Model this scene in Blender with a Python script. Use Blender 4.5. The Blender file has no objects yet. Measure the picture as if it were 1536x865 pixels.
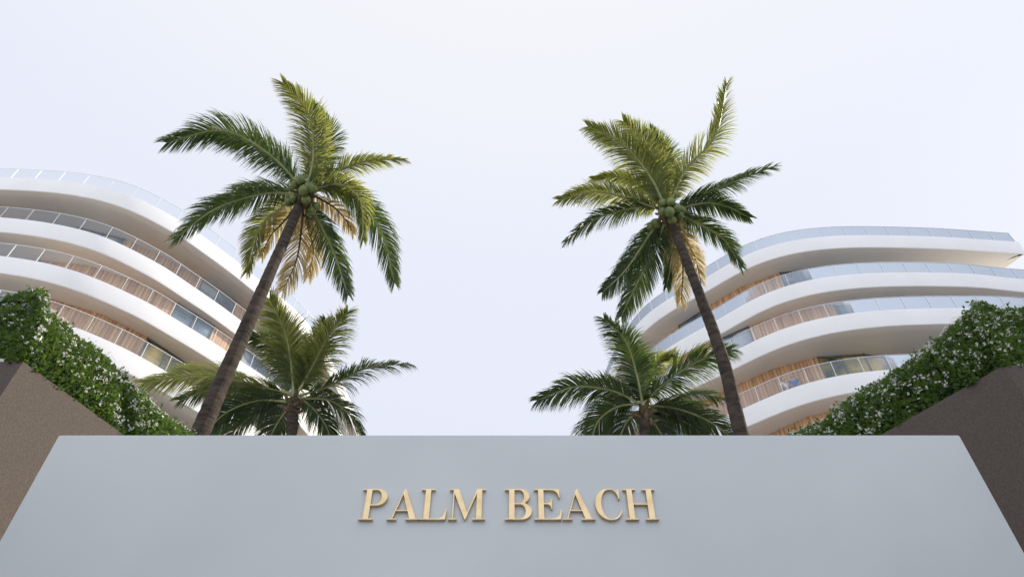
import bpy, bmesh, math, random
from mathutils import Vector, Matrix, noise
random.seed(7)
R = math.radians
SC = bpy.context.scene
COL = SC.collection
F = 1024.0; TH = math.atan(1024/994.0); CT, ST = math.cos(TH), math.sin(TH)
CAM = Vector((0, 0, 1.6))
RIGHT = Vector((1, 0, 0)); UPC = Vector((0, -ST, CT)); FWD = Vector((0, CT, ST))

def ray(px, py):
    return RIGHT*(px-768) + UPC*(432.5-py) + FWD*F
def at(px, py, Y):
    d = ray(px, py); return CAM + d*(Y/d.y)
def sstep(a, b, x):
    t = max(0, min(1, (x-a)/(b-a))); return t*t*(3-2*t)

# ------------------------------------------------------------------ helpers
class MB:
    def __init__(s): s.v = []; s.f = []; s.m = []
    def face(s, pts, mi=0):
        n = len(s.v); s.v += [tuple(p) for p in pts]; s.f.append(tuple(range(n, n+len(pts)))); s.m.append(mi)
    def box(s, c, ax, ay, az, mi=0):
        c = Vector(c); n = len(s.v)
        for i in (-1, 1):
            for j in (-1, 1):
                for k in (-1, 1): s.v.append(tuple(c+ax*i+ay*j+az*k))
        for q in ((0,1,3,2),(4,6,7,5),(0,4,5,1),(2,3,7,6),(0,2,6,4),(1,5,7,3)):
            s.f.append(tuple(n+a for a in q)); s.m.append(mi)
    def bar(s, a, b, w, h, up=Vector((0,0,1)), mi=0):
        a = Vector(a); b = Vector(b); t = (b-a)
        L = t.length; t.normalize(); sd = t.cross(up)
        if sd.length < 1e-4: sd = Vector((1,0,0))
        sd.normalize(); u = sd.cross(t)
        s.box((a+b)/2, t*L/2, sd*w/2, u*h/2, mi)
    def tube(s, pts, rads, k=6, mi=0, cap=True):
        n0 = len(s.v); prev = None
        for i, p in enumerate(pts):
            t = (pts[min(i+1, len(pts)-1)] - pts[max(i-1, 0)]).normalized()
            if prev is None:
                a = t.cross(Vector((0.3, 1, 0.2))).normalized()
            else:
                a = (prev - t*prev.dot(t)).normalized()
            prev = a; b = t.cross(a)
            r = rads[i]
            for j in range(k):
                w = 2*math.pi*j/k
                rr = r[j] if isinstance(r, (list, tuple)) else r
                s.v.append(tuple(p + a*math.cos(w)*rr + b*math.sin(w)*rr))
        for i in range(len(pts)-1):
            for j in range(k):
                j2 = (j+1) % k
                s.f.append((n0+i*k+j, n0+i*k+j2, n0+(i+1)*k+j2, n0+(i+1)*k+j)); s.m.append(mi)
        if cap:
            s.f.append(tuple(n0+j for j in reversed(range(k)))); s.m.append(mi)
            e = n0+(len(pts)-1)*k
            s.f.append(tuple(e+j for j in range(k))); s.m.append(mi)
    def build(s, name, mats, parent=None, smooth=False, sharp=None):
        me = bpy.data.meshes.new(name); me.from_pydata(s.v, [], s.f)
        if not isinstance(mats, (list, tuple)): mats = [mats]
        for m in mats: me.materials.append(m)
        me.polygons.foreach_set('material_index', s.m)
        if smooth: me.polygons.foreach_set('use_smooth', [True]*len(s.f))
        me.update()
        if sharp: me.set_sharp_from_angle(angle=R(sharp))
        o = bpy.data.objects.new(name, me); COL.objects.link(o)
        if parent is not None:
            o.parent = parent; o.matrix_parent_inverse = Matrix.Translation(-parent.location)
        return o

def tag(o, label=None, cat=None, group=None, kind=None):
    if label: o['label'] = label
    if cat: o['category'] = cat
    if group: o['group'] = group
    if kind: o['kind'] = kind
    return o
def empty(name, loc):
    o = bpy.data.objects.new(name, None); COL.objects.link(o); o.location = loc
    o.empty_display_size = 0.2
    return o

def catmull(P, seg=10):
    out = []
    n = len(P)
    for i in range(n-1):
        p0 = P[max(i-1, 0)]; p1 = P[i]; p2 = P[i+1]; p3 = P[min(i+2, n-1)]
        if i == 0: p0 = p1*2-p2
        if i == n-2: p3 = p2*2-p1
        for k in range(seg):
            t = k/seg
            out.append(0.5*((2*p1)+(p2-p0)*t+(2*p0-5*p1+4*p2-p3)*t*t+(3*p1-p0-3*p2+p3)*t**3))
    out.append(P[-1].copy())
    return out
def resample(P, step):
    out = [P[0].copy()]; acc = 0
    for i in range(len(P)-1):
        a, b = P[i], P[i+1]; L = (b-a).length
        if L < 1e-9: continue
        pos = step-acc
        while pos <= L:
            out.append(a+(b-a)*(pos/L)); pos += step
        acc = L-(pos-step)
    if (out[-1]-P[-1]).length > step*0.3: out.append(P[-1].copy())
    return out

# ------------------------------------------------------------------ materials
def newmat(name):
    m = bpy.data.materials.new(name); m.use_nodes = True
    nt = m.node_tree; b = nt.nodes['Principled BSDF']
    return m, nt, b
def noisy(name, c1, c2, scale=5, rough=0.6, detail=4, bump=0, bscale=40, metallic=0, c3=None, spec=0.5, stretch=None, lo=.35, hi=.65):
    m, nt, b = newmat(name); N = nt.nodes; L = nt.links
    tc = N.new('ShaderNodeTexCoord'); no = N.new('ShaderNodeTexNoise'); no.inputs['Scale'].default_value = scale
    no.inputs['Detail'].default_value = detail
    src = tc.outputs['Object']
    if stretch:
        mp = N.new('ShaderNodeMapping'); mp.inputs['Scale'].default_value = stretch
        L.new(src, mp.inputs[0]); src = mp.outputs[0]
    L.new(src, no.inputs['Vector'])
    cr = N.new('ShaderNodeValToRGB'); cr.color_ramp.elements[0].position = lo; cr.color_ramp.elements[1].position = hi
    cr.color_ramp.elements[0].color = (*c1, 1); cr.color_ramp.elements[1].color = (*c2, 1)
    if c3:
        e = cr.color_ramp.elements.new(0.8); e.color = (*c3, 1)
    L.new(no.outputs['Fac'], cr.inputs[0]); L.new(cr.outputs[0], b.inputs['Base Color'])
    b.inputs['Roughness'].default_value = rough; b.inputs['Metallic'].default_value = metallic
    b.inputs['Specular IOR Level'].default_value = spec
    if bump:
        n2 = N.new('ShaderNodeTexNoise'); n2.inputs['Scale'].default_value = bscale; n2.inputs['Detail'].default_value = 6
        L.new(src, n2.inputs['Vector'])
        bp = N.new('ShaderNodeBump'); bp.inputs['Strength'].default_value = bump; bp.inputs['Distance'].default_value = 0.01
        L.new(n2.outputs['Fac'], bp.inputs['Height']); L.new(bp.outputs[0], b.inputs['Normal'])
    return m
def leafmat(name, c1, c2, tcol, tfac=0.4, scale=3, rough=0.45, spec=0.4):
    m = noisy(name, c1, c2, scale=scale, rough=rough, detail=3, spec=spec)
    nt = m.node_tree; N = nt.nodes; L = nt.links
    b = N['Principled BSDF']; out = N['Material Output']
    tr = N.new('ShaderNodeBsdfTranslucent'); tr.inputs[0].default_value = (*tcol, 1)
    mx = N.new('ShaderNodeMixShader'); mx.inputs[0].default_value = tfac
    L.new(b.outputs[0], mx.inputs[1]); L.new(tr.outputs[0], mx.inputs[2]); L.new(mx.outputs[0], out.inputs[0])
    return m

M = {}
M['white'] = noisy('white_render', (.80,.805,.81), (.84,.845,.85), scale=.6, rough=.5)
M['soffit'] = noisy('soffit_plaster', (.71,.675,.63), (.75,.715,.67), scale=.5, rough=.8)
M['sign_wall'] = noisy('smooth_grey_render', (.50,.54,.54), (.565,.60,.60), scale=.8, rough=.36, bump=.06, bscale=6, detail=8, lo=.3, hi=.7)
M['stone'] = noisy('brown_stone', (.066,.052,.042), (.108,.087,.072), scale=60, rough=.85, detail=9, bump=.3, bscale=90, lo=.3, hi=.75)
M['coping'] = noisy('pale_coping', (.5,.5,.5), (.58,.57,.56), scale=8, rough=.7)
M['soil'] = noisy('soil', (.04,.03,.02), (.07,.05,.035), scale=6, rough=.95)
M['pave'] = noisy('plaza_paving', (.38,.37,.35), (.44,.425,.40), scale=1.2, rough=.8)
M['deck'] = noisy('terrace_bounce_paving', (.52,.48,.42), (.58,.54,.48), scale=1.2, rough=.8)  # unseen terrace top, made pale to bounce light onto the soffits
M['gold'] = noisy('brushed_gold', (.66,.49,.25), (.80,.62,.36), scale=12, rough=.38, metallic=.7)
M['rail'] = noisy('pale_metal', (.72,.74,.76), (.78,.79,.8), scale=5, rough=.4)
M['frame'] = noisy('window_frame_metal', (.10,.10,.10), (.14,.14,.14), scale=5, rough=.4)
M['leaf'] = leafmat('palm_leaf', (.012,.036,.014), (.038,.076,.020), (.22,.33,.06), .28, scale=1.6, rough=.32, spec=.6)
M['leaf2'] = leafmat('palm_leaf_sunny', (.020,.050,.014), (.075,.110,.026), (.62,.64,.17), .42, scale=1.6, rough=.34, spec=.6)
M['dry'] = leafmat('palm_leaf_dry', (.28,.23,.10), (.48,.39,.19), (.80,.66,.34), .4, scale=2, rough=.7)
M['midrib'] = noisy('palm_midrib', (.22,.27,.10), (.38,.40,.19), scale=4, rough=.4)
M['trunk'] = noisy('palm_bark', (.018,.013,.009), (.062,.046,.033), scale=5, rough=.95, detail=8, bump=.8, bscale=18, stretch=(1,1,3))
M['fibre'] = noisy('palm_fibre', (.05,.035,.02), (.15,.11,.06), scale=9, rough=.95)
M['nut'] = noisy('green_coconut', (.065,.10,.025), (.15,.19,.045), scale=5, rough=.35)
M['nutcap'] = noisy('coconut_calyx', (.22,.19,.08), (.28,.24,.11), scale=9, rough=.7)
M['hedge'] = leafmat('hedge_leaf', (.020,.052,.012), (.075,.135,.03), (.26,.42,.06), .25, scale=5, rough=.3, spec=.5)
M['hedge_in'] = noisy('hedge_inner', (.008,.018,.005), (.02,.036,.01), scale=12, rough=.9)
M['blossom'] = leafmat('white_blossom', (.84,.84,.80), (.92,.92,.88), (.8,.8,.72), .25, scale=5, rough=.6)
M['skin'] = noisy('skin', (.45,.27,.19), (.52,.32,.23), scale=5, rough=.5)
M['hair'] = noisy('hair', (.03,.02,.015), (.06,.04,.03), scale=20, rough=.6)
M['shirt'] = noisy('white_shirt', (.7,.7,.7), (.76,.76,.76), scale=5, rough=.8)
M['shirt2'] = noisy('blue_shirt', (.08,.16,.34), (.10,.2,.4), scale=5, rough=.8)
M['trousers'] = noisy('trousers', (.03,.035,.05), (.05,.055,.07), scale=5, rough=.8)

def wood_mat():
    m, nt, b = newmat('timber_cladding'); N = nt.nodes; L = nt.links
    tc = N.new('ShaderNodeTexCoord'); mp = N.new('ShaderNodeMapping'); mp.inputs['Scale'].default_value = (5, 5, .25)
    no = N.new('ShaderNodeTexNoise'); no.inputs['Scale'].default_value = 1.4; no.inputs['Detail'].default_value = 3
    cr = N.new('ShaderNodeValToRGB')
    cr.color_ramp.elements[0].position = .35; cr.color_ramp.elements[0].color = (.42,.23,.115,1)
    cr.color_ramp.elements[1].position = .65; cr.color_ramp.elements[1].color = (.70,.45,.25,1)
    L.new(tc.outputs['Object'], mp.inputs[0]); L.new(mp.outputs[0], no.inputs[0]); L.new(no.outputs[0], cr.inputs[0])
    L.new(cr.outputs[0], b.inputs['Base Color']); b.inputs['Roughness'].default_value = .6
    return m
M['wood'] = wood_mat()
def pane_mat(name, a, bcol, c):
    m, nt, b = newmat(name); N = nt.nodes; L = nt.links
    tc = N.new('ShaderNodeTexCoord'); no = N.new('ShaderNodeTexNoise'); no.inputs['Scale'].default_value = .55; no.inputs['Detail'].default_value = 5
    cr = N.new('ShaderNodeValToRGB')
    cr.color_ramp.elements[0].position = .38; cr.color_ramp.elements[0].color = (*a, 1)
    cr.color_ramp.elements[1].position = .6; cr.color_ramp.elements[1].color = (*bcol, 1)
    e = cr.color_ramp.elements.new(.5); e.color = (*c, 1)
    L.new(tc.outputs['Object'], no.inputs[0]); L.new(no.outputs[0], cr.inputs[0]); L.new(cr.outputs[0], b.inputs['Base Color'])
    b.inputs['Roughness'].default_value = .05; b.inputs['Specular IOR Level'].default_value = .9
    return m
M['pane'] = pane_mat('window_pane', (.06,.09,.13), (.40,.44,.46), (.16,.22,.28))
M['pane_reflect'] = pane_mat('window_pane_tree_reflection', (.03,.05,.03), (.80,.58,.14), (.34,.28,.07))  # golden reflections of trees painted into the pane colour
def glass_mat():
    m, nt, b = newmat('balustrade_glass'); N = nt.nodes; L = nt.links; out = N['Material Output']
    t = N.new('ShaderNodeBsdfTransparent'); t.inputs[0].default_value = (.93,.955,.97,1)
    g = N.new('ShaderNodeBsdfGlossy'); g.inputs[0].default_value = (.42,.46,.50,1); g.inputs['Roughness'].default_value = .04
    d = N.new('ShaderNodeBsdfDiffuse'); d.inputs[0].default_value = (.60,.68,.78,1)
    fr = N.new('ShaderNodeFresnel'); fr.inputs[0].default_value = 1.42
    m1 = N.new('ShaderNodeMixShader'); m1.inputs[0].default_value = .10
    L.new(t.outputs[0], m1.inputs[1]); L.new(d.outputs[0], m1.inputs[2])
    m2 = N.new('ShaderNodeMixShader'); L.new(fr.outputs[0], m2.inputs[0])
    L.new(m1.outputs[0], m2.inputs[1]); L.new(g.outputs[0], m2.inputs[2]); L.new(m2.outputs[0], out.inputs[0])
    return m
M['glass'] = glass_mat()

# ------------------------------------------------------------------ setting
def prism(name, poly, z0, z1, mat, parent=None, topmat=None):
    mb = MB(); n = len(poly)
    mb.face([(x, y, z0) for x, y in reversed(poly)]); mb.face([(x, y, z1) for x, y in poly], 1 if topmat else 0)
    for i in range(n):
        a, b = poly[i], poly[(i+1) % n]
        mb.face([(a[0], a[1], z0), (b[0], b[1], z0), (b[0], b[1], z1), (a[0], a[1], z1)])
    return mb.build(name, [mat, topmat] if topmat else mat, parent)
mb = MB(); mb.face([(-900,-900,0),(900,-900,0),(900,900,0),(-900,900,0)])
tag(mb.build('ground', M['pave']), kind='structure')
tag(prism('terrace', [(-70,4.47),(29,4.47),(29,72),(-70,72)], .004, 3.6, M['stone'], topmat=M['deck']), kind='structure')

def bevel_box(name, x0, x1, y0, y1, z0, z1, mat, parent, bev=.012):
    bm = bmesh.new(); bmesh.ops.create_cube(bm, size=1)
    for v in bm.verts:
        v.co = Vector((x0+(v.co.x+.5)*(x1-x0), y0+(v.co.y+.5)*(y1-y0), z0+(v.co.z+.5)*(z1-z0)))
    bmesh.ops.bevel(bm, geom=bm.edges[:], offset=bev, segments=2, affect='EDGES')
    me = bpy.data.meshes.new(name); bm.to_mesh(me); bm.free(); me.materials.append(mat)
    o = bpy.data.objects.new(name, me); COL.objects.link(o)
    if parent: o.parent = parent; o.matrix_parent_inverse = Matrix.Translation(-parent.location)
    return o
WY = 4.0; WT = 4.275
w = bevel_box('entrance_wall', -3.125, 3.085, WY, WY+.36, 0, WT, M['sign_wall'], None, .008)
tag(w, 'smooth pale grey wall carrying the gold lettering', 'wall')

# letters -----------------------------------------------------------
def arc(cx, cy, rx, ry, a0, a1, n=18):
    return [(cx+rx*math.cos(R(a0+(a1-a0)*i/n)), cy+ry*math.sin(R(a0+(a1-a0)*i/n))) for i in range(n+1)]
LET = {}
h_ = .034; H_ = 1-h_
ls = [(0,1),(0,H_),(.12,H_),(.12,h_),(0,h_)]
LET['L'] = [[(0,0),(.74,0),(.76,.34),(.73,.34),(.70,.20),(.655,.10),(.58,.05),(.48,h_),(.28,h_),(.28,H_),(.40,H_),(.40,1)]+ls]
LET['E'] = [[(0,0),(.75,0),(.78,.32),(.75,.32),(.715,.18),(.66,.085),(.58,.045),(.48,h_),(.28,h_),(.28,.495),(.39,.49),(.445,.455),(.47,.40),(.485,.33),(.512,.33),(.512,.69),(.485,.69),(.47,.62),(.445,.57),(.39,.535),(.28,.53),(.28,H_),(.47,H_),(.57,.95),(.64,.90),(.685,.82),(.71,.71),(.74,.71),(.73,1)]+ls]
LET['H'] = [[(0,0),(.37,0),(.37,h_),(.265,h_),(.265,.482),(.665,.482),(.665,h_),(.56,h_),(.56,0),(.93,0),(.93,h_),(.825,h_),(.825,H_),(.93,H_),(.93,1),(.56,1),(.56,H_),(.665,H_),(.665,.516),(.265,.516),(.265,H_),(.37,H_),(.37,1),(0,1),(0,H_),(.105,H_),(.105,h_),(0,h_)]]
LET['M'] = [[(0,0),(.25,0),(.25,h_),(.142,h_),(.142,.86),(.46,0),(.49,0),(.785,.86),(.785,h_),(.68,h_),(.68,0),(1.04,0),(1.04,h_),(.94,h_),(.94,H_),(1.04,H_),(1.04,1),(.785,1),(.53,.24),(.265,1),(0,1),(0,H_),(.108,H_),(.108,h_),(0,h_)]]
LET['A'] = [[(0,0),(.27,0),(.27,h_),(.16,h_),(.23,.275),(.56,.275),(.635,h_),(.53,h_),(.53,0),(.92,0),(.92,h_),(.82,h_),(.465,1),(.42,1),(.124,h_),(0,h_)],
            [(.241,.31),(.548,.31),(.393,.83)]]
LET['P'] = [[(0,0),(.41,0),(.41,h_),(.28,h_),(.28,.455)]+arc(.45,.725,.29,.275,-90,90)+ls,
            [(.28,.49)]+arc(.415,.7275,.15,.2375,-90,90)+[(.28,.965)]]
LET['B'] = [[(0,0)]+arc(.47,.27,.30,.27,-90,62)+arc(.45,.76,.26,.24,-62,90)+ls,
            [(.28,.035)]+arc(.43,.2625,.16,.2275,-90,90)+[(.28,.49)],
            [(.28,.525)]+arc(.41,.745,.14,.22,-90,90)+[(.28,.965)]]
LET['C'] = [[(.72,1.0),(.735,.66),(.705,.66),(.675,.79),(.62,.90),(.54,.97)]+arc(.45,.5,.255,.48,80,280,30)+[(.57,.055),(.65,.125),(.705,.22),(.735,.31),(.765,.30),(.735,.17),(.67,.07),(.58,.005)]+arc(.43,.5,.41,.515,282,78,36)+[(.60,.96),(.655,.90),(.69,1.0)]]
CAP = .222; CAPZ = .208
sign = tag(empty('wall_sign', (0, WY-.014, 3.642)), 'raised gold serif lettering reading PALM BEACH on the grey wall', 'sign')
pos = [('P',0),('A',.79),('L',1.69),('M',2.5),('B',4.08),('E',4.91),('A',5.70),('C',6.62),('H',7.46)]
X0 = -.956
for ch, off in pos:
    cu = bpy.data.curves.new('tmp', 'CURVE'); cu.dimensions = '2D'; cu.fill_mode = 'BOTH'; cu.extrude = .0095; cu.bevel_depth = .0016; cu.bevel_resolution = 1; cu.offset = -.0014
    for lp in LET[ch]:
        sp = cu.splines.new('POLY'); sp.points.add(len(lp)-1); sp.use_cyclic_u = True
        for i, (x, y) in enumerate(lp): sp.points[i].co = (x*CAP, y*CAPZ, 0, 1)
    co = bpy.data.objects.new('tmp', cu); COL.objects.link(co)
    dg = bpy.context.evaluated_depsgraph_get()
    me = bpy.data.meshes.new_from_object(co.evaluated_get(dg))
    bpy.data.objects.remove(co)
    me.transform(Matrix.Rotation(R(90), 4, 'X'))
    me.materials.clear(); me.materials.append(M['gold'])
    o = bpy.data.objects.new('letter', me); COL.objects.link(o); o.parent = sign
    o.location = (X0+off*CAP*1.005, .0, 0)

# planters + hedges ---------------------------------------------------
HB = 5.3
def planter(sgn, c, d, label, labelh):
    n = Vector((-d.y, d.x)) if sgn < 0 else Vector((d.y, -d.x))
    e = c + d*3.6
    poly = [(c.x, c.y), (e.x, e.y), (sgn*10, e.y), (sgn*10, -4), (sgn*5.9, -4), (sgn*5.9, c.y)]  # legs running towards the camera are unseen, added to darken the sign wall's ends
    m_ = len(poly)
    area = sum(poly[i][0]*poly[(i+1)%m_][1]-poly[(i+1)%m_][0]*poly[i][1] for i in range(m_))
    if area < 0: poly = poly[::-1]
    root = tag(empty('planter_wall', (c.x, c.y, 0)), label, 'retaining wall')
    prism('stone_block', poly, 0.002, HB, M['stone'], root, topmat=M['soil'])
    mb = MB()
    x0, x1 = c.x, c.x+sgn*1.6
    y0, y1 = c.y+.015, c.y+.16
    h0, h1 = .004, .32
    v = [(x0,y0,HB),(x1,y0,HB),(x1,y0,HB+h1),(x0,y0,HB+h0),(x0,y1,HB),(x1,y1,HB),(x1,y1,HB+h1),(x0,y1,HB+h0)]
    mb.v = v; mb.f = [(0,1,2,3),(5,4,7,6),(4,0,3,7),(1,5,6,2),(3,2,6,7),(0,4,5,1)]; mb.m = [0]*6
    mb.build('coping', M['coping'], root)
    h = tag(empty('flowering_hedge', (c.x+n.x, c.y+n.y, HB)), labelh, 'hedge')
    leaf = MB(); fl = MB(); core = MB()
    rnd = random.Random(11 if sgn < 0 else 23)
    S0, S1 = 0.0, 3.7
    RX, RZ0 = .88, .92
    def surf(s, ph, k=1.0):
        """s>=0 follows the angled wall, s<0 turns and follows the front wall outwards"""
        RZ = RZ0*(1+.36*sstep(1.3, -1.5, s))
        lump = 1 + .07*noise.noise(Vector((s*1.7, ph*1.6, sgn*5))) + .05*noise.noise(Vector((s*5, ph*4, sgn*9)))
        o = .93 - math.cos(ph)*RX*k*lump; z = math.sin(ph)*RZ*k*lump
        if s >= 0: nn, b = n, c+d*s
        else:
            f = sstep(0, -1.1, s)
            nn = (n*(1-f)+Vector((0,1))*f).normalized(); b = c+Vector((sgn*-s*f, 0))
        return Vector((b.x+nn.x*o, b.y+nn.y*o, HB+z)), Vector((b.x+nn.x*.93, b.y+nn.y*.93, HB))
    SA = -3.0
    na, nb = 60, 14
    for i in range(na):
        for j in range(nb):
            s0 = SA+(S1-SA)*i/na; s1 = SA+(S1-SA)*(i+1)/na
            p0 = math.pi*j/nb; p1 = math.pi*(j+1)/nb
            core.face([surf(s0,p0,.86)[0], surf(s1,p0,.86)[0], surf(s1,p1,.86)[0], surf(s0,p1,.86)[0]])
    def addleaf(p, nrm, L, W):
        dirv = (Vector((rnd.gauss(0,1), rnd.gauss(0,1), rnd.gauss(.3,1))).normalized()+nrm*.9).normalized()
        sd = dirv.cross(Vector((rnd.gauss(0,1), rnd.gauss(0,1), rnd.gauss(0,1)))).normalized()
        up = sd.cross(dirv)
        i = len(leaf.v)
        leaf.v += [tuple(p), tuple(p+dirv*L*.35+sd*W*.5+up*W*.15), tuple(p+dirv*L*.72+sd*W*.38+up*W*.12), tuple(p+dirv*L), tuple(p+dirv*L*.72-sd*W*.38+up*W*.12), tuple(p+dirv*L*.35-sd*W*.5+up*W*.15)]
        leaf.f += [(i,i+1,i+2,i+3),(i,i+3,i+4,i+5)]; leaf.m += [0,0]
    cnt = 0
    while cnt < 58000:
        s = rnd.uniform(SA, S1); ph = rnd.uniform(-.04, 2.4); k = 1.0-abs(rnd.gauss(0,.05))+.02
        p, ct = surf(s, max(ph,0), k)
        nr = (p-ct).normalized()
        L = rnd.uniform(.035,.062)
        addleaf(p, nr, L, L*.52); cnt += 1
    for _ in range(190):
        s = rnd.uniform(SA, S1); ph = rnd.uniform(.3, 2.0); p, ct = surf(s, ph, 1.0)
        nr = (p-ct).normalized()
        q = (nr+Vector((rnd.gauss(0,.3), rnd.gauss(0,.3), .5))).normalized()
        for k in range(6):
            addleaf(p+q*(k*.018), q, .042, .02)
    cl = 0
    while cl < 1500:
        s = rnd.uniform(SA, S1); ph = rnd.uniform(.1, 2.0)
        if noise.noise(Vector((s*1.8, ph*2, 3+sgn))) < -.28: continue
        p, ct = surf(s, ph, 1.04)
        cl += 1
        nr = (p-ct).normalized()
        for q in range(rnd.randint(1, 5)):
            cpt = p+Vector((rnd.gauss(0,.016), rnd.gauss(0,.016), rnd.gauss(0,.016)))+nr*.015
            ax = (nr+Vector((rnd.gauss(0,.5), rnd.gauss(0,.5), rnd.gauss(0,.5)))).normalized()
            u = ax.cross(Vector((.3,.5,.8))).normalized(); v2 = ax.cross(u); rr = rnd.uniform(.009,.0145)
            for a in range(5):
                w0 = a*2*math.pi/5
                dd = u*math.cos(w0)+v2*math.sin(w0); ee = u*math.cos(w0+.9)+v2*math.sin(w0+.9); ff = u*math.cos(w0-.9)+v2*math.sin(w0-.9)
                fl.face([cpt, cpt+(dd+ff*.6)*rr*.55, cpt+dd*rr+ax*.004, cpt+(dd+ee*.6)*rr*.55])
    leaf.build('foliage', M['hedge'], h)
    core.build('light_block_core', M['hedge_in'], h)  # dark shell added inside the foliage to block light, no modelled branches
    tag(fl.build('blossom', M['blossom'], h), kind='stuff')
planter(-1, Vector((-4.12,4.45)), Vector((.36,.93)).normalized(), 'brown stone retaining wall left of the pale grey sign wall', 'dense green hedge dotted with white blossom, on the left stone wall')
planter(1, Vector((4.17,4.5)), Vector((-.535,.845)).normalized(), 'brown stone retaining wall right of the pale grey sign wall', 'dense green hedge dotted with white blossom, on the right stone wall')

# ------------------------------------------------------------------ palms
def frond(parent, P, W, mat, rnd, n=185, droop=.5, density=1.0, start=.11):
    C = catmull(P, 16); C = resample(C, sum((C[i+1]-C[i]).length for i in range(len(C)-1))/60.0)
    N_ = len(C)
    hor = Vector((P[-1].x-P[0].x, P[-1].y-P[0].y, 0))
    if hor.length < .2: hor = Vector((rnd.gauss(0,1), rnd.gauss(0,1), 0))
    r = hor.normalized(); S = Vector((0,0,1)).cross(r).normalized()
    roll = rnd.uniform(-.4,.4)
    mb = MB()
    clump = 0
    for i in range(n):
        t = start+(1-start)*(i+.5)/n
        f = t*(N_-1); k = min(int(f), N_-2); p = C[k].lerp(C[k+1], f-k)
        T = (C[min(k+2, N_-1)]-C[max(k-1,0)]).normalized()
        side0 = (S-T*S.dot(T)).normalized(); U = side0.cross(T)
        if U.z < 0 : U = -U
        rl = roll*(.4+t)
        side = side0*math.cos(rl)+U*math.sin(rl); UU = U*math.cos(rl)-side0*math.sin(rl)
        x = (t-start)/(1-start)
        prof = min(1, .5+2.4*x)*(1-.58*max(0, (x-.5)/.5)**1.4)
        if i % 10 == 0: clump = rnd.gauss(0, .12)
        for sg in (-1, 1):
            if rnd.random() > density: continue
            a = R(rnd.gauss(32+28*x, 3))
            L = W*prof*rnd.uniform(.90,1.05)
            d0 = (side*sg*math.cos(a)+T*math.sin(a)+UU*(rnd.gauss(.16,.06)+clump)).normalized()
            g = droop*rnd.uniform(.6,1.3)
            pts = [p]; dcur = d0; q = p
            for s_ in range(4):
                dcur = (dcur+Vector((0,0,-1))*g*(.10+.28*s_)).normalized()
                q = q+dcur*L*.25; pts.append(q)
            wv = (T-d0*T.dot(d0)).normalized(); wv = (wv+UU*rnd.gauss(0,.3)).normalized()
            w0 = (.012,.021,.018,.011)
            i0 = len(mb.v)
            for s_ in range(4):
                mb.v += [tuple(pts[s_]-wv*w0[s_]*.5), tuple(pts[s_]+wv*w0[s_]*.5)]
            mb.v.append(tuple(pts[4]))
            mb.f += [(i0,i0+1,i0+3,i0+2),(i0+2,i0+3,i0+5,i0+4),(i0+4,i0+5,i0+7,i0+6),(i0+6,i0+7,i0+8)]; mb.m += [0,0,0,0]
    o = mb.build('frond', mat, parent)
    mr = MB(); mr.tube(C, [.030*(1-i/(N_-1))**.8+.005 for i in range(N_)], 5)
    mr2 = mr.build('midrib', M['midrib'] if mat is not M['dry'] else M['fibre'], None, smooth=True)
    mr2.parent = o
    return o

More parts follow.
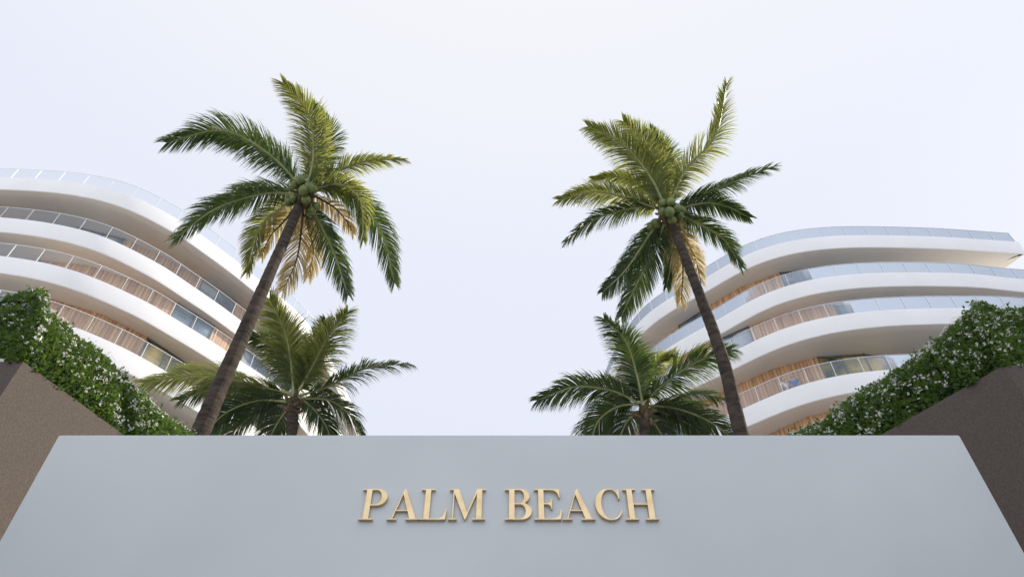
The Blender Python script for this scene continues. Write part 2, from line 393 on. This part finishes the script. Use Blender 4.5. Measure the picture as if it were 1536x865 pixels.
def palm(label, crown, Y, trunkpx, r0, r1, fronds, nuts, W, seed, zground=3.6, boots=26):
    rnd = random.Random(seed)
    Cc = at(crown[0], crown[1], Y)
    tp = [at(x, y, Y) for x, y in trunkpx]
    a = tp[0]; b = tp[1]
    k = (zground-a.z)/(b.z-a.z); base = a+(b-a)*k*.6; base.z = zground
    P = [base]+tp+[Cc]
    root = tag(empty('palm_tree', tuple(base)), label, 'palm tree', None)
    C = resample(catmull(P, 14), .045)
    n = len(C); rads = []
    ks = 18
    for i in range(n):
        t = i/(n-1)
        r = r0+(r1-r0)*t**.8
        if t < .06: r *= 1+(.06-t)*6
        ring = (i % 4)/4.0
        rr = []
        for j in range(ks):
            w_ = 2*math.pi*j/ks
            rr.append(r*(1+.055*(1-ring)-.02+.05*noise.noise(Vector((math.cos(w_)*2, math.sin(w_)*2, i*.3)))+.06*noise.noise(Vector((math.cos(w_), math.sin(w_), i*.04)))))
        rads.append(rr)
    mb = MB(); mb.tube(C, rads, ks); mb.build('trunk', M['trunk'], root)
    mb = MB()
    top = Cc
    for q in range(boots):
        az = q*2.4; el = rnd.uniform(.2,1.2)
        dv = Vector((math.cos(az)*math.cos(el), math.sin(az)*math.cos(el), math.sin(el)))
        p0 = top+Vector((0,0,-.4+.4*q/boots))+Vector((math.cos(az), math.sin(az),0))*r1*.6
        mb.tube([p0, p0+dv*.12, p0+dv*.25], [.065,.045,.02], 6)
    mb.build('leaf_base', M['fibre'], root)
    def off(px, py, dd):
        p = Cc+FWD*dd; Dp = (p-CAM).dot(FWD)
        return CAM+ray(px, py)*(Dp/F)
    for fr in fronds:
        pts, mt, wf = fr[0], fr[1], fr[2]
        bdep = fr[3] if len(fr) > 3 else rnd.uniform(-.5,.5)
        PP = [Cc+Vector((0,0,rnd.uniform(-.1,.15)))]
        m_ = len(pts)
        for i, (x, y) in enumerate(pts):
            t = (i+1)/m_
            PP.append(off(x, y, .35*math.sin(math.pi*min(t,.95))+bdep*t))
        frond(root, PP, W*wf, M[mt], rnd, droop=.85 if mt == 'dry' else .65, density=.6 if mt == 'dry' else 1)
    for (x, y, dd, rr) in nuts:
        rr *= .88
        p = off(x, y, dd)
        bm = bmesh.new(); bmesh.ops.create_uvsphere(bm, u_segments=14, v_segments=10, radius=rr)
        for v in bm.verts:
            v.co.z *= 1.18
            tri = 1+.05*math.cos(3*math.atan2(v.co.y, v.co.x)); v.co.x *= tri; v.co.y *= tri
            if v.co.z < 0: s_ = 1-.18*(v.co.z/(rr*1.18))**2; v.co.x *= s_; v.co.y *= s_
        rot = Matrix.Rotation(rnd.uniform(-.5,.5), 4, 'X') @ Matrix.Rotation(rnd.uniform(-.5,.5), 4, 'Y')
        bm.transform(Matrix.Translation(p) @ rot)
        me = bpy.data.meshes.new('coconut'); bm.to_mesh(me); bm.free(); me.materials.append(M['nut'])
        me.polygons.foreach_set('use_smooth', [True]*len(me.polygons))
        o = bpy.data.objects.new('coconut', me); COL.objects.link(o); o.parent = root; o.matrix_parent_inverse = Matrix.Translation(-root.location)
    if nuts:
        for q in range(5):
            x, y, dd, rr = nuts[q % len(nuts)]
            p = off(x, y, dd)+Vector((0,0,rr))
            mb = MB(); mid = (p+Cc)/2+Vector((0,0,.12))
            cc = catmull([Cc, mid, p], 6); mb.tube(cc, [.022]*len(cc), 5)
            mb.build('fruit_stalk', M['nutcap'], root, smooth=True)
    return root

G='leaf'; Y_='leaf2'; D_='dry'
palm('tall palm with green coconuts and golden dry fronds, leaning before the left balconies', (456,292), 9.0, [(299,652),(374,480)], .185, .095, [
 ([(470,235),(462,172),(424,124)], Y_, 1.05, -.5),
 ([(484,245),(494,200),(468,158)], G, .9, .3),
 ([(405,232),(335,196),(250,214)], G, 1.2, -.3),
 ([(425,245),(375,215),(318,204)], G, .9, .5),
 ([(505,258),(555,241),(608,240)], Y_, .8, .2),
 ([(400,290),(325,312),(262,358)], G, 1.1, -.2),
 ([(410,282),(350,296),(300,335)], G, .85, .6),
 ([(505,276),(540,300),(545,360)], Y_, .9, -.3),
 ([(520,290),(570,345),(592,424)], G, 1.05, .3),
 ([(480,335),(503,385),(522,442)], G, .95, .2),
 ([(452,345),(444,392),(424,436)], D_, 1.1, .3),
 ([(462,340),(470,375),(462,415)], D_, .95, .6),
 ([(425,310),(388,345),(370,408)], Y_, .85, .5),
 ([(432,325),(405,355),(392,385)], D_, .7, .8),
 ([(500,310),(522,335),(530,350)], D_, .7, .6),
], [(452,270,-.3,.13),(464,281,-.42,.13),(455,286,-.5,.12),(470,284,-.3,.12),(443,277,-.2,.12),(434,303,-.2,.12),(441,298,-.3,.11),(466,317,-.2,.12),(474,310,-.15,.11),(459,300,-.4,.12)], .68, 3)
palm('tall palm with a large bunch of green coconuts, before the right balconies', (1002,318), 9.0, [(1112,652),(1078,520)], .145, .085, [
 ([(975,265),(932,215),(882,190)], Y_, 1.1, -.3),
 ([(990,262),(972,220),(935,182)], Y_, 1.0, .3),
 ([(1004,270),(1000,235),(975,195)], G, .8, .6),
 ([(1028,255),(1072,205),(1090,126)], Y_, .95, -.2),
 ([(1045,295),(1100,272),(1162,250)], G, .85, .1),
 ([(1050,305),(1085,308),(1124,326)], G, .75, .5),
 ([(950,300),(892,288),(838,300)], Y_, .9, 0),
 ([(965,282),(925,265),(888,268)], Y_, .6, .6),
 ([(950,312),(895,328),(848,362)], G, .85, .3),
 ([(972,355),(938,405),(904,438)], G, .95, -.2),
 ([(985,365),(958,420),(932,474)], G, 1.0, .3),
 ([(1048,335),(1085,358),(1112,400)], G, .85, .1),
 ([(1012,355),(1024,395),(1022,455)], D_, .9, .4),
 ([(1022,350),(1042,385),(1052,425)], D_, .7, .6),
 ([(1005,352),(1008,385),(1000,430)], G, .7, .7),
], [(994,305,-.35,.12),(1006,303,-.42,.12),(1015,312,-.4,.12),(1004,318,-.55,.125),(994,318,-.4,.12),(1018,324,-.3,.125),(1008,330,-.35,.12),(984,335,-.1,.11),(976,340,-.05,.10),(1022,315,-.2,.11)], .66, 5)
palm('shorter palm without coconuts, beside the leaning trunk on the left', (441,598), 12.0, [(436,660),(437,640)], .14, .10, [
 ([(438,555),(428,500),(404,448)], Y_, .95, -.3),
 ([(428,560),(408,520),(375,502)], G, .75, .4),
 ([(465,555),(492,505),(522,466)], Y_, .95, 0),
 ([(455,560),(475,520),(488,480)], G, .7, .7),
 ([(385,578),(305,562),(216,574)], Y_, 1.0, -.2),
 ([(380,585),(330,580),(270,600)], G, .8, .5),
 ([(495,578),(550,552),(612,545)], G, .85, 0),
 ([(390,600),(340,618),(302,655)], G, .85, -.2),
 ([(410,608),(370,628),(335,664)], G, .8, .3),
 ([(495,600),(530,628),(548,668)], G, .9, 0),
 ([(470,612),(490,640),(500,675)], G, .8, .5),
 ([(425,620),(410,645),(395,680)], G, .8, .6),
 ([(450,560),(445,530),(430,500)], G, .6, .9),
], [], .86, 8, boots=12)
palm('shorter palm without coconuts, beside the slim trunk on the right', (965,612), 12.0, [(968,660),(967,640)], .14, .10, [
 ([(955,560),(938,510),(906,478)], G, .85, -.3),
 ([(990,580),(1040,545),(1096,524)], G, .95, 0),
 ([(975,575),(985,545),(1010,530)], Y_, .65, .6),
 ([(915,585),(862,580),(806,600)], G, .85, -.2),
 ([(935,580),(900,572),(868,590)], G, .6, .6),
 ([(925,610),(895,635),(884,684)], G, .95, 0),
 ([(945,625),(930,655),(925,690)], G, .8, .4),
 ([(1015,612),(1065,632),(1108,664)], G, .95, -.2),
 ([(1000,620),(1040,640),(1065,670)], G, .9, .4),
 ([(985,640),(1000,665),(1010,690)], G, .8, .5),
 ([(960,570),(955,540),(945,520)], G, .6, .8),
 ([(1005,600),(1050,590),(1085,600)], G, .7, .8),
], [], .86, 13, boots=12)

# ------------------------------------------------------------------ buildings
def V2(L): return [Vector((x, y)) for x, y in L]
def closed_offset(P, ins, sg):
    n = len(P); out = []
    for i in range(n):
        a, b, c = P[i-1], P[i], P[(i+1) % n]
        t1 = (b-a).normalized(); t2 = (c-b).normalized()
        n1 = Vector((t1.y, -t1.x))*sg; n2 = Vector((t2.y, -t2.x))*sg
        m = (n1+n2)
        if m.length < 1e-4: m = n1
        m.normalize(); k = ins/max(.4, m.dot(n1))
        out.append(b+m*k)
    return out
def open_normals(P, sg):
    n = len(P); out = []
    for i in range(n):
        t = (P[min(i+1, n-1)]-P[max(i-1, 0)]).normalized(); out.append(Vector((t.y, -t.x))*sg)
    return out
def building(label, front_roof, back_roof, front_lv, back_lv, sg, offs, seed, xlim, ph0, endx=None):
    rnd = random.Random(seed)
    root = tag(empty('apartment_building', (front_roof[3][0], front_roof[3][1], 3.6)), label, 'building')
    NL = 8; curves = []
    for k in range(NL):
        fr = V2(front_roof if k == 0 else front_lv)
        C = resample(catmull(fr, 14), .45)
        nr = open_normals(C, sg)
        o = offs[min(k, len(offs)-1)]
        C2 = []
        for i, p in enumerate(C):
            s = i*.45
            dd = o+(.22*math.sin(s*.17+k*1.3+ph0) if k > 0 else 0)
            if k == 0 and i == 0: dd = 0
            C2.append(p-nr[i]*dd)
        curves.append(C2)
        zb = 29.6-3.2*k; zt = zb+.98
        loop = C2+V2(back_roof if k == 0 else back_lv)
        prof = [(.32, zb+.35), (.32, zt), (.03, zt), (0, zt-.03), (.05, zb+.10), (.08, zb+.02), (.12, zb), (.6, zb+.001)]
        mb = MB(); n = len(loop)
        for ins, z in prof:
            for p in closed_offset(loop, ins, sg): mb.v.append((p.x, p.y, z))
        for q in range(len(prof)-1):
            for i in range(n):
                j = (i+1) % n
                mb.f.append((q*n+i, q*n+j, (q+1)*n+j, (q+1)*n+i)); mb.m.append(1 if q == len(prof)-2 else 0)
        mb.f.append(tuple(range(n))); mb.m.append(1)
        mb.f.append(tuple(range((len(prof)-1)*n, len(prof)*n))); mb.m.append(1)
        mb.build('floor_slab', [M['white'], M['soffit']], root, smooth=True, sharp=28)
        if k < 6:
            nn = open_normals(C2, sg); g = MB(); rl = MB(); hgt = .92
            line = [C2[i]+nn[i]*.17 for i in range(len(C2))]
            line = resample(line, .3)
            for i in range(len(line)-1):
                a, b = line[i], line[i+1]
                g.face([(a.x,a.y,zt-.02),(b.x,b.y,zt-.02),(b.x,b.y,zt+hgt),(a.x,a.y,zt+hgt)])
                rl.bar((a.x,a.y,zt+hgt+.015),(b.x,b.y,zt+hgt+.015), .03, .02)
            for i in range(0, len(line)-1, 4):
                a = line[i]; t = (line[i+1]-a).normalized(); t3 = Vector((t.x,t.y,0)); n3 = Vector((t.y,-t.x,0))
                rl.box((a.x,a.y,zt+hgt/2), t3*.011, n3*.02, Vector((0,0,hgt/2)))
            go = g.build('balustrade', M['glass'], root, smooth=True)
            ro = rl.build('handrail', M['rail'], None); ro.parent = go
    for k in range(NL-1):
        zb = 29.6-3.2*k; zf = zb-3.2+.35
        base = curves[0] if k == 0 else curves[k]
        low = curves[k+1]
        src = base if k == 0 else low
        if k == 0 and endx is not None: src = [p for p in base if p.x < endx]
        nn = open_normals(src, sg)
        W_ = []
        for i, p in enumerate(src):
            s = i*.45
            if sg > 0: w_ = 1.5+1.5*sstep(17.5, 23, p.x)
            else: w_ = 1.9+.8*sstep(-21, -27, p.x)
            W_.append(p+nn[i]*(w_+.35*math.sin(s*.3+k*1.1+ph0)))
        bays = resample(W_, 2.2)
        plain = MB(); run = 0; typ = 'window'
        if k == 0 and endx is not None:
            a = bays[0]; plain.face([(a.x,a.y,zf),(a.x,60,zf),(a.x,60,zb),(a.x,a.y,zb)])
        side_i = 0
        for i in range(len(bays)-1):
            a, b = bays[i], bays[i+1]
            vis = (abs(a.x) < xlim) and a.y < 48 and k < 5 and a.y > 17
            t = (b-a).normalized(); inn = Vector((t.y,-t.x))*sg; out3 = Vector((-inn.x,-inn.y,0)); t3 = Vector((t.x,t.y,0))
            if not vis:
                plain.face([(a.x,a.y,zf),(b.x,b.y,zf),(b.x,b.y,zb),(a.x,a.y,zb)]); continue
            ax = abs((a.x+b.x)/2)
            sh = (k % 2)*1.2
            if sg > 0:
                if ax > 15.8+sh: typ = 'window' if rnd.random() < .85 else 'timber'
                elif ax > 11.6+sh*.5: typ = 'timber'
                else: typ = 'timber' if side_i % 2 == 0 else 'window'
            else:
                if ax > 21+sh: typ = 'window' if rnd.random() < .75 else 'timber'
                elif ax > 17.3+sh*.5: typ = 'timber'
                else: typ = 'timber' if side_i % 3 == 0 else 'window'
            side_i += 1
            if typ == 'timber':
                mb = MB(); np_ = 12
                for q in range(np_):
                    pa = a+(b-a)*(q/np_); pb = a+(b-a)*((q+.93)/np_)
                    c_ = (pa+pb)/2; wl = (pb-pa).length/2
                    mb.box((c_.x,c_.y,(zf+zb)/2), t3*wl, out3*(.03+.006*(q%2)), Vector((0,0,(zb-zf)/2-.005)))
                mb.build('timber_panel', M['wood'], root)
            else:
                gold = (k == 2)
                mb = MB(); mb.face([(a.x,a.y,zf),(b.x,b.y,zf),(b.x,b.y,zb),(a.x,a.y,zb)])
                o = mb.build('window', M['pane_reflect' if gold and rnd.random() < .7 else 'pane'], root)
                fm = MB(); L = (b-a).length
                for f_ in (0,.5,1):
                    p = a+(b-a)*f_
                    fm.box((p.x+out3.x*.03,p.y+out3.y*.03,(zf+zb)/2), t3*.03, out3*.03, Vector((0,0,(zb-zf)/2-.003)))
                for z in (zf+.05, zb-.06):
                    c_ = (a+b)/2
                    fm.box((c_.x+out3.x*.025,c_.y+out3.y*.025,z), t3*(L/2-.032), out3*.022, Vector((0,0,.04)))
                fo = fm.build('frame', M['frame'], None); fo.parent = o
        if plain.f: plain.build('wall', M['white'], root)
    return root, curves
rf = [(28.1,24.5),(22.8,24.1),(17.4,24.1),(14,25),(11.3,27.2),(7.9,31),(6.2,37.5),(5.4,45),(5,60)]
rl_ = [(38,-2),(37,6),(36.3,13),(35.5,19),(33.5,23.2),(30.5,24.6),(26.5,24.5)]+rf[1:]  # first points: unseen forward wing, added to keep sun off the entrance
bR, cR = building('curved white apartment block with glass balconies, on the right', rf, [(26.6,60),(27.0,26.6)], rl_, [(60,60),(60,-2)], 1,
         [0,0,.9,.5,.3,.2], 4, 29, .4, endx=26.0)
lf = [(-60,26),(-40,21.4),(-30,20.2),(-25.7,20.2),(-22.4,20.5),(-20,21.3),(-18,22.9),(-16.7,24.5),(-15,27),(-12.6,31.4),(-11.4,38.5),(-11,48),(-11,60)]
bL, cL = building('curved white apartment block with glass balconies, on the left', lf, [(-60,60)], lf, [(-60,60)], -1,
         [0,0,.8,1.1,.8,.6], 9, 34, 2.0)

# ------------------------------------------------------------------ people on the balcony
def person(px, k, label, shirt, seed, face):
    C2 = cR[k]; nn = open_normals(C2, 1); zf = 29.6-3.2*k+.352
    best = min(range(len(C2)), key=lambda i: abs((C2[i].x)/( ray(px, 565).x/ray(px, 565).y*C2[i].y)-1) if C2[i].y > 17 and C2[i].y < 30 else 9)
    p = C2[best]+nn[best]*.62
    root = tag(empty('person', (p.x, p.y, zf)), label, 'person', None)
    root.rotation_euler = (0, 0, face)
    def skin(name, J, E, mat, sub=2, extra=None):
        me = bpy.data.meshes.new(name); me.from_pydata([j[:3] for j in J], E, [])
        o = bpy.data.objects.new(name, me); COL.objects.link(o)
        o.modifiers.new('s', 'SKIN')
        for i, sv in enumerate(me.skin_vertices[0].data):
            r = J[i][3]; sv.radius = (r, r*(J[i][4] if len(J[i]) > 4 else 1)); sv.use_root = (i == 0)
        m_ = o.modifiers.new('u', 'SUBSURF'); m_.levels = sub; m_.render_levels = sub
        dg = bpy.context.evaluated_depsgraph_get(); me2 = bpy.data.meshes.new_from_object(o.evaluated_get(dg))
        if extra:
            bm = bmesh.new(); bm.from_mesh(me2)
            for (cx, cy, cz, rx, ry, rz) in extra:
                bmesh.ops.create_uvsphere(bm, u_segments=16, v_segments=12, radius=1, matrix=Matrix.Translation((cx,cy,cz)) @ Matrix.Diagonal((rx,ry,rz,1)))
            bm.to_mesh(me2); bm.free()
        o.modifiers.clear(); o.data = me2; me2.materials.clear(); me2.materials.append(mat)
        me2.polygons.foreach_set('use_smooth', [True]*len(me2.polygons)); o.parent = root
        return o
    J = [(0,0,.95,.13),(0,0,1.15,.12),(0,0,1.38,.13),(0,0,1.48,.055),(0,-.01,1.58,.06),
         (.17,0,1.40,.055),(.22,.02,1.15,.042),(.19,-.18,1.02,.033),(.17,-.26,1.03,.03),
         (-.17,0,1.40,.055),(-.22,.02,1.15,.042),(-.19,-.16,1.02,.033),(-.17,-.24,1.03,.03),
         (.09,0,.85,.085),(.10,0,.48,.06),(.10,.02,.09,.042),(.10,-.12,.04,.04),
         (-.09,0,.85,.085),(-.10,0,.48,.06),(-.10,.02,.09,.042),(-.10,-.12,.04,.04)]
    E = [(0,1),(1,2),(2,3),(3,4),(2,5),(5,6),(6,7),(7,8),(2,9),(9,10),(10,11),(11,12),(0,13),(13,14),(14,15),(15,16),(0,17),(17,18),(18,19),(19,20)]
    skin('body', J, E, M['skin'], extra=[(0,-.02,1.65,.078,.095,.115),(0,-.115,1.64,.014,.018,.02),(.078,-.01,1.645,.012,.02,.03),(-.078,-.01,1.645,.012,.02,.03)])
    skin('shirt', [(0,0,.90,.15),(0,0,1.15,.14),(0,0,1.39,.14),(.17,0,1.41,.065),(.215,.02,1.22,.055),(-.17,0,1.41,.065),(-.215,.02,1.22,.055)], [(0,1),(1,2),(2,3),(3,4),(2,5),(5,6)], M[shirt])
    skin('trousers', [(0,0,.98,.145),(.09,0,.82,.105),(.10,0,.48,.08),(.10,.02,.10,.07),(-.09,0,.82,.105),(-.10,0,.48,.08),(-.10,.02,.10,.07)], [(0,1),(1,2),(2,3),(0,4),(4,5),(5,6)], M['trousers'])
    bm = bmesh.new(); bmesh.ops.create_uvsphere(bm, u_segments=16, v_segments=12, radius=1, matrix=Matrix.Translation((0,.012,1.685)) @ Matrix.Diagonal((.088,.098,.095,1)))
    me = bpy.data.meshes.new('hair'); bm.to_mesh(me); bm.free(); me.materials.append(M['hair'])
    ho = bpy.data.objects.new('hair', me); COL.objects.link(ho); ho.parent = root
person(1165, 3, 'person in a white shirt standing behind the glass of the right balcony', 'shirt', 1, .3)
person(1188, 3, 'person in a blue shirt standing behind the glass of the right balcony', 'shirt2', 2, -.5)

# ------------------------------------------------------------------ light
SAZ, SEL = R(25), R(31)
sdir = Vector((math.cos(SEL)*math.cos(SAZ), math.cos(SEL)*math.sin(SAZ), math.sin(SEL)))
sl = bpy.data.lights.new('sun', 'SUN'); sl.energy = 5; sl.angle = R(.5); sl.color = (1,.90,.75)
so = bpy.data.objects.new('sun', sl); COL.objects.link(so); so.rotation_euler = sdir.to_track_quat('Z', 'Y').to_euler(); so.location = (30,10,40)
wd = bpy.data.worlds.new('World'); SC.world = wd; wd.use_nodes = True
nt = wd.node_tree; N = nt.nodes; L = nt.links; bg = N['Background']
sky = N.new('ShaderNodeTexSky'); sky.sky_type = 'NISHITA'; sky.sun_disc = False
sky.sun_elevation = SEL; sky.sun_rotation = math.atan2(sdir.x, sdir.y); sky.dust_density = 3
tc = N.new('ShaderNodeTexCoord'); sx = N.new('ShaderNodeSeparateXYZ'); L.new(tc.outputs['Generated'], sx.inputs[0])
def ramp(src, stops):
    cr = N.new('ShaderNodeValToRGB'); e = cr.color_ramp.elements
    e[0].position, e[0].color = stops[0][0], (*stops[0][1],1); e[1].position, e[1].color = stops[-1][0], (*stops[-1][1],1)
    for p, c in stops[1:-1]:
        q = e.new(p); q.color = (*c,1)
    L.new(src, cr.inputs[0]); return cr
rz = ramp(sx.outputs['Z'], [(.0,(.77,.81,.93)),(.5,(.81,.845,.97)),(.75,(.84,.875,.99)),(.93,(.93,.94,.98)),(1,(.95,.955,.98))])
mr = N.new('ShaderNodeMapRange'); mr.inputs['From Min'].default_value = .15; mr.inputs['From Max'].default_value = -.8  # sky strengthened behind the camera, extra light added for the white fascias
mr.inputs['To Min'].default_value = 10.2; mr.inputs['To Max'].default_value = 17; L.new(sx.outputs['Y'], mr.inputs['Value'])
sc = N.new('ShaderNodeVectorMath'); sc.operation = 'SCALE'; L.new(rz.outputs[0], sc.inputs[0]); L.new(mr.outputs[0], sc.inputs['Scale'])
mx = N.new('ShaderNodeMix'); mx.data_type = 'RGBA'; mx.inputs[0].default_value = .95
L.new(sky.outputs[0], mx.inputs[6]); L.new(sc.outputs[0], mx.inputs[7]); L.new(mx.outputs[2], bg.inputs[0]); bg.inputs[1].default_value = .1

cd = bpy.data.cameras.new('camera'); cam = bpy.data.objects.new('camera', cd); COL.objects.link(cam)
cam.location = CAM; cam.rotation_euler = (R(90)+TH, 0, 0); cd.lens = 24; cd.sensor_width = 36; cd.clip_end = 3000; cd.clip_start = .05
SC.camera = cam
SC.view_settings.view_transform = 'Standard'; SC.view_settings.look = 'None'; SC.view_settings.exposure = 0
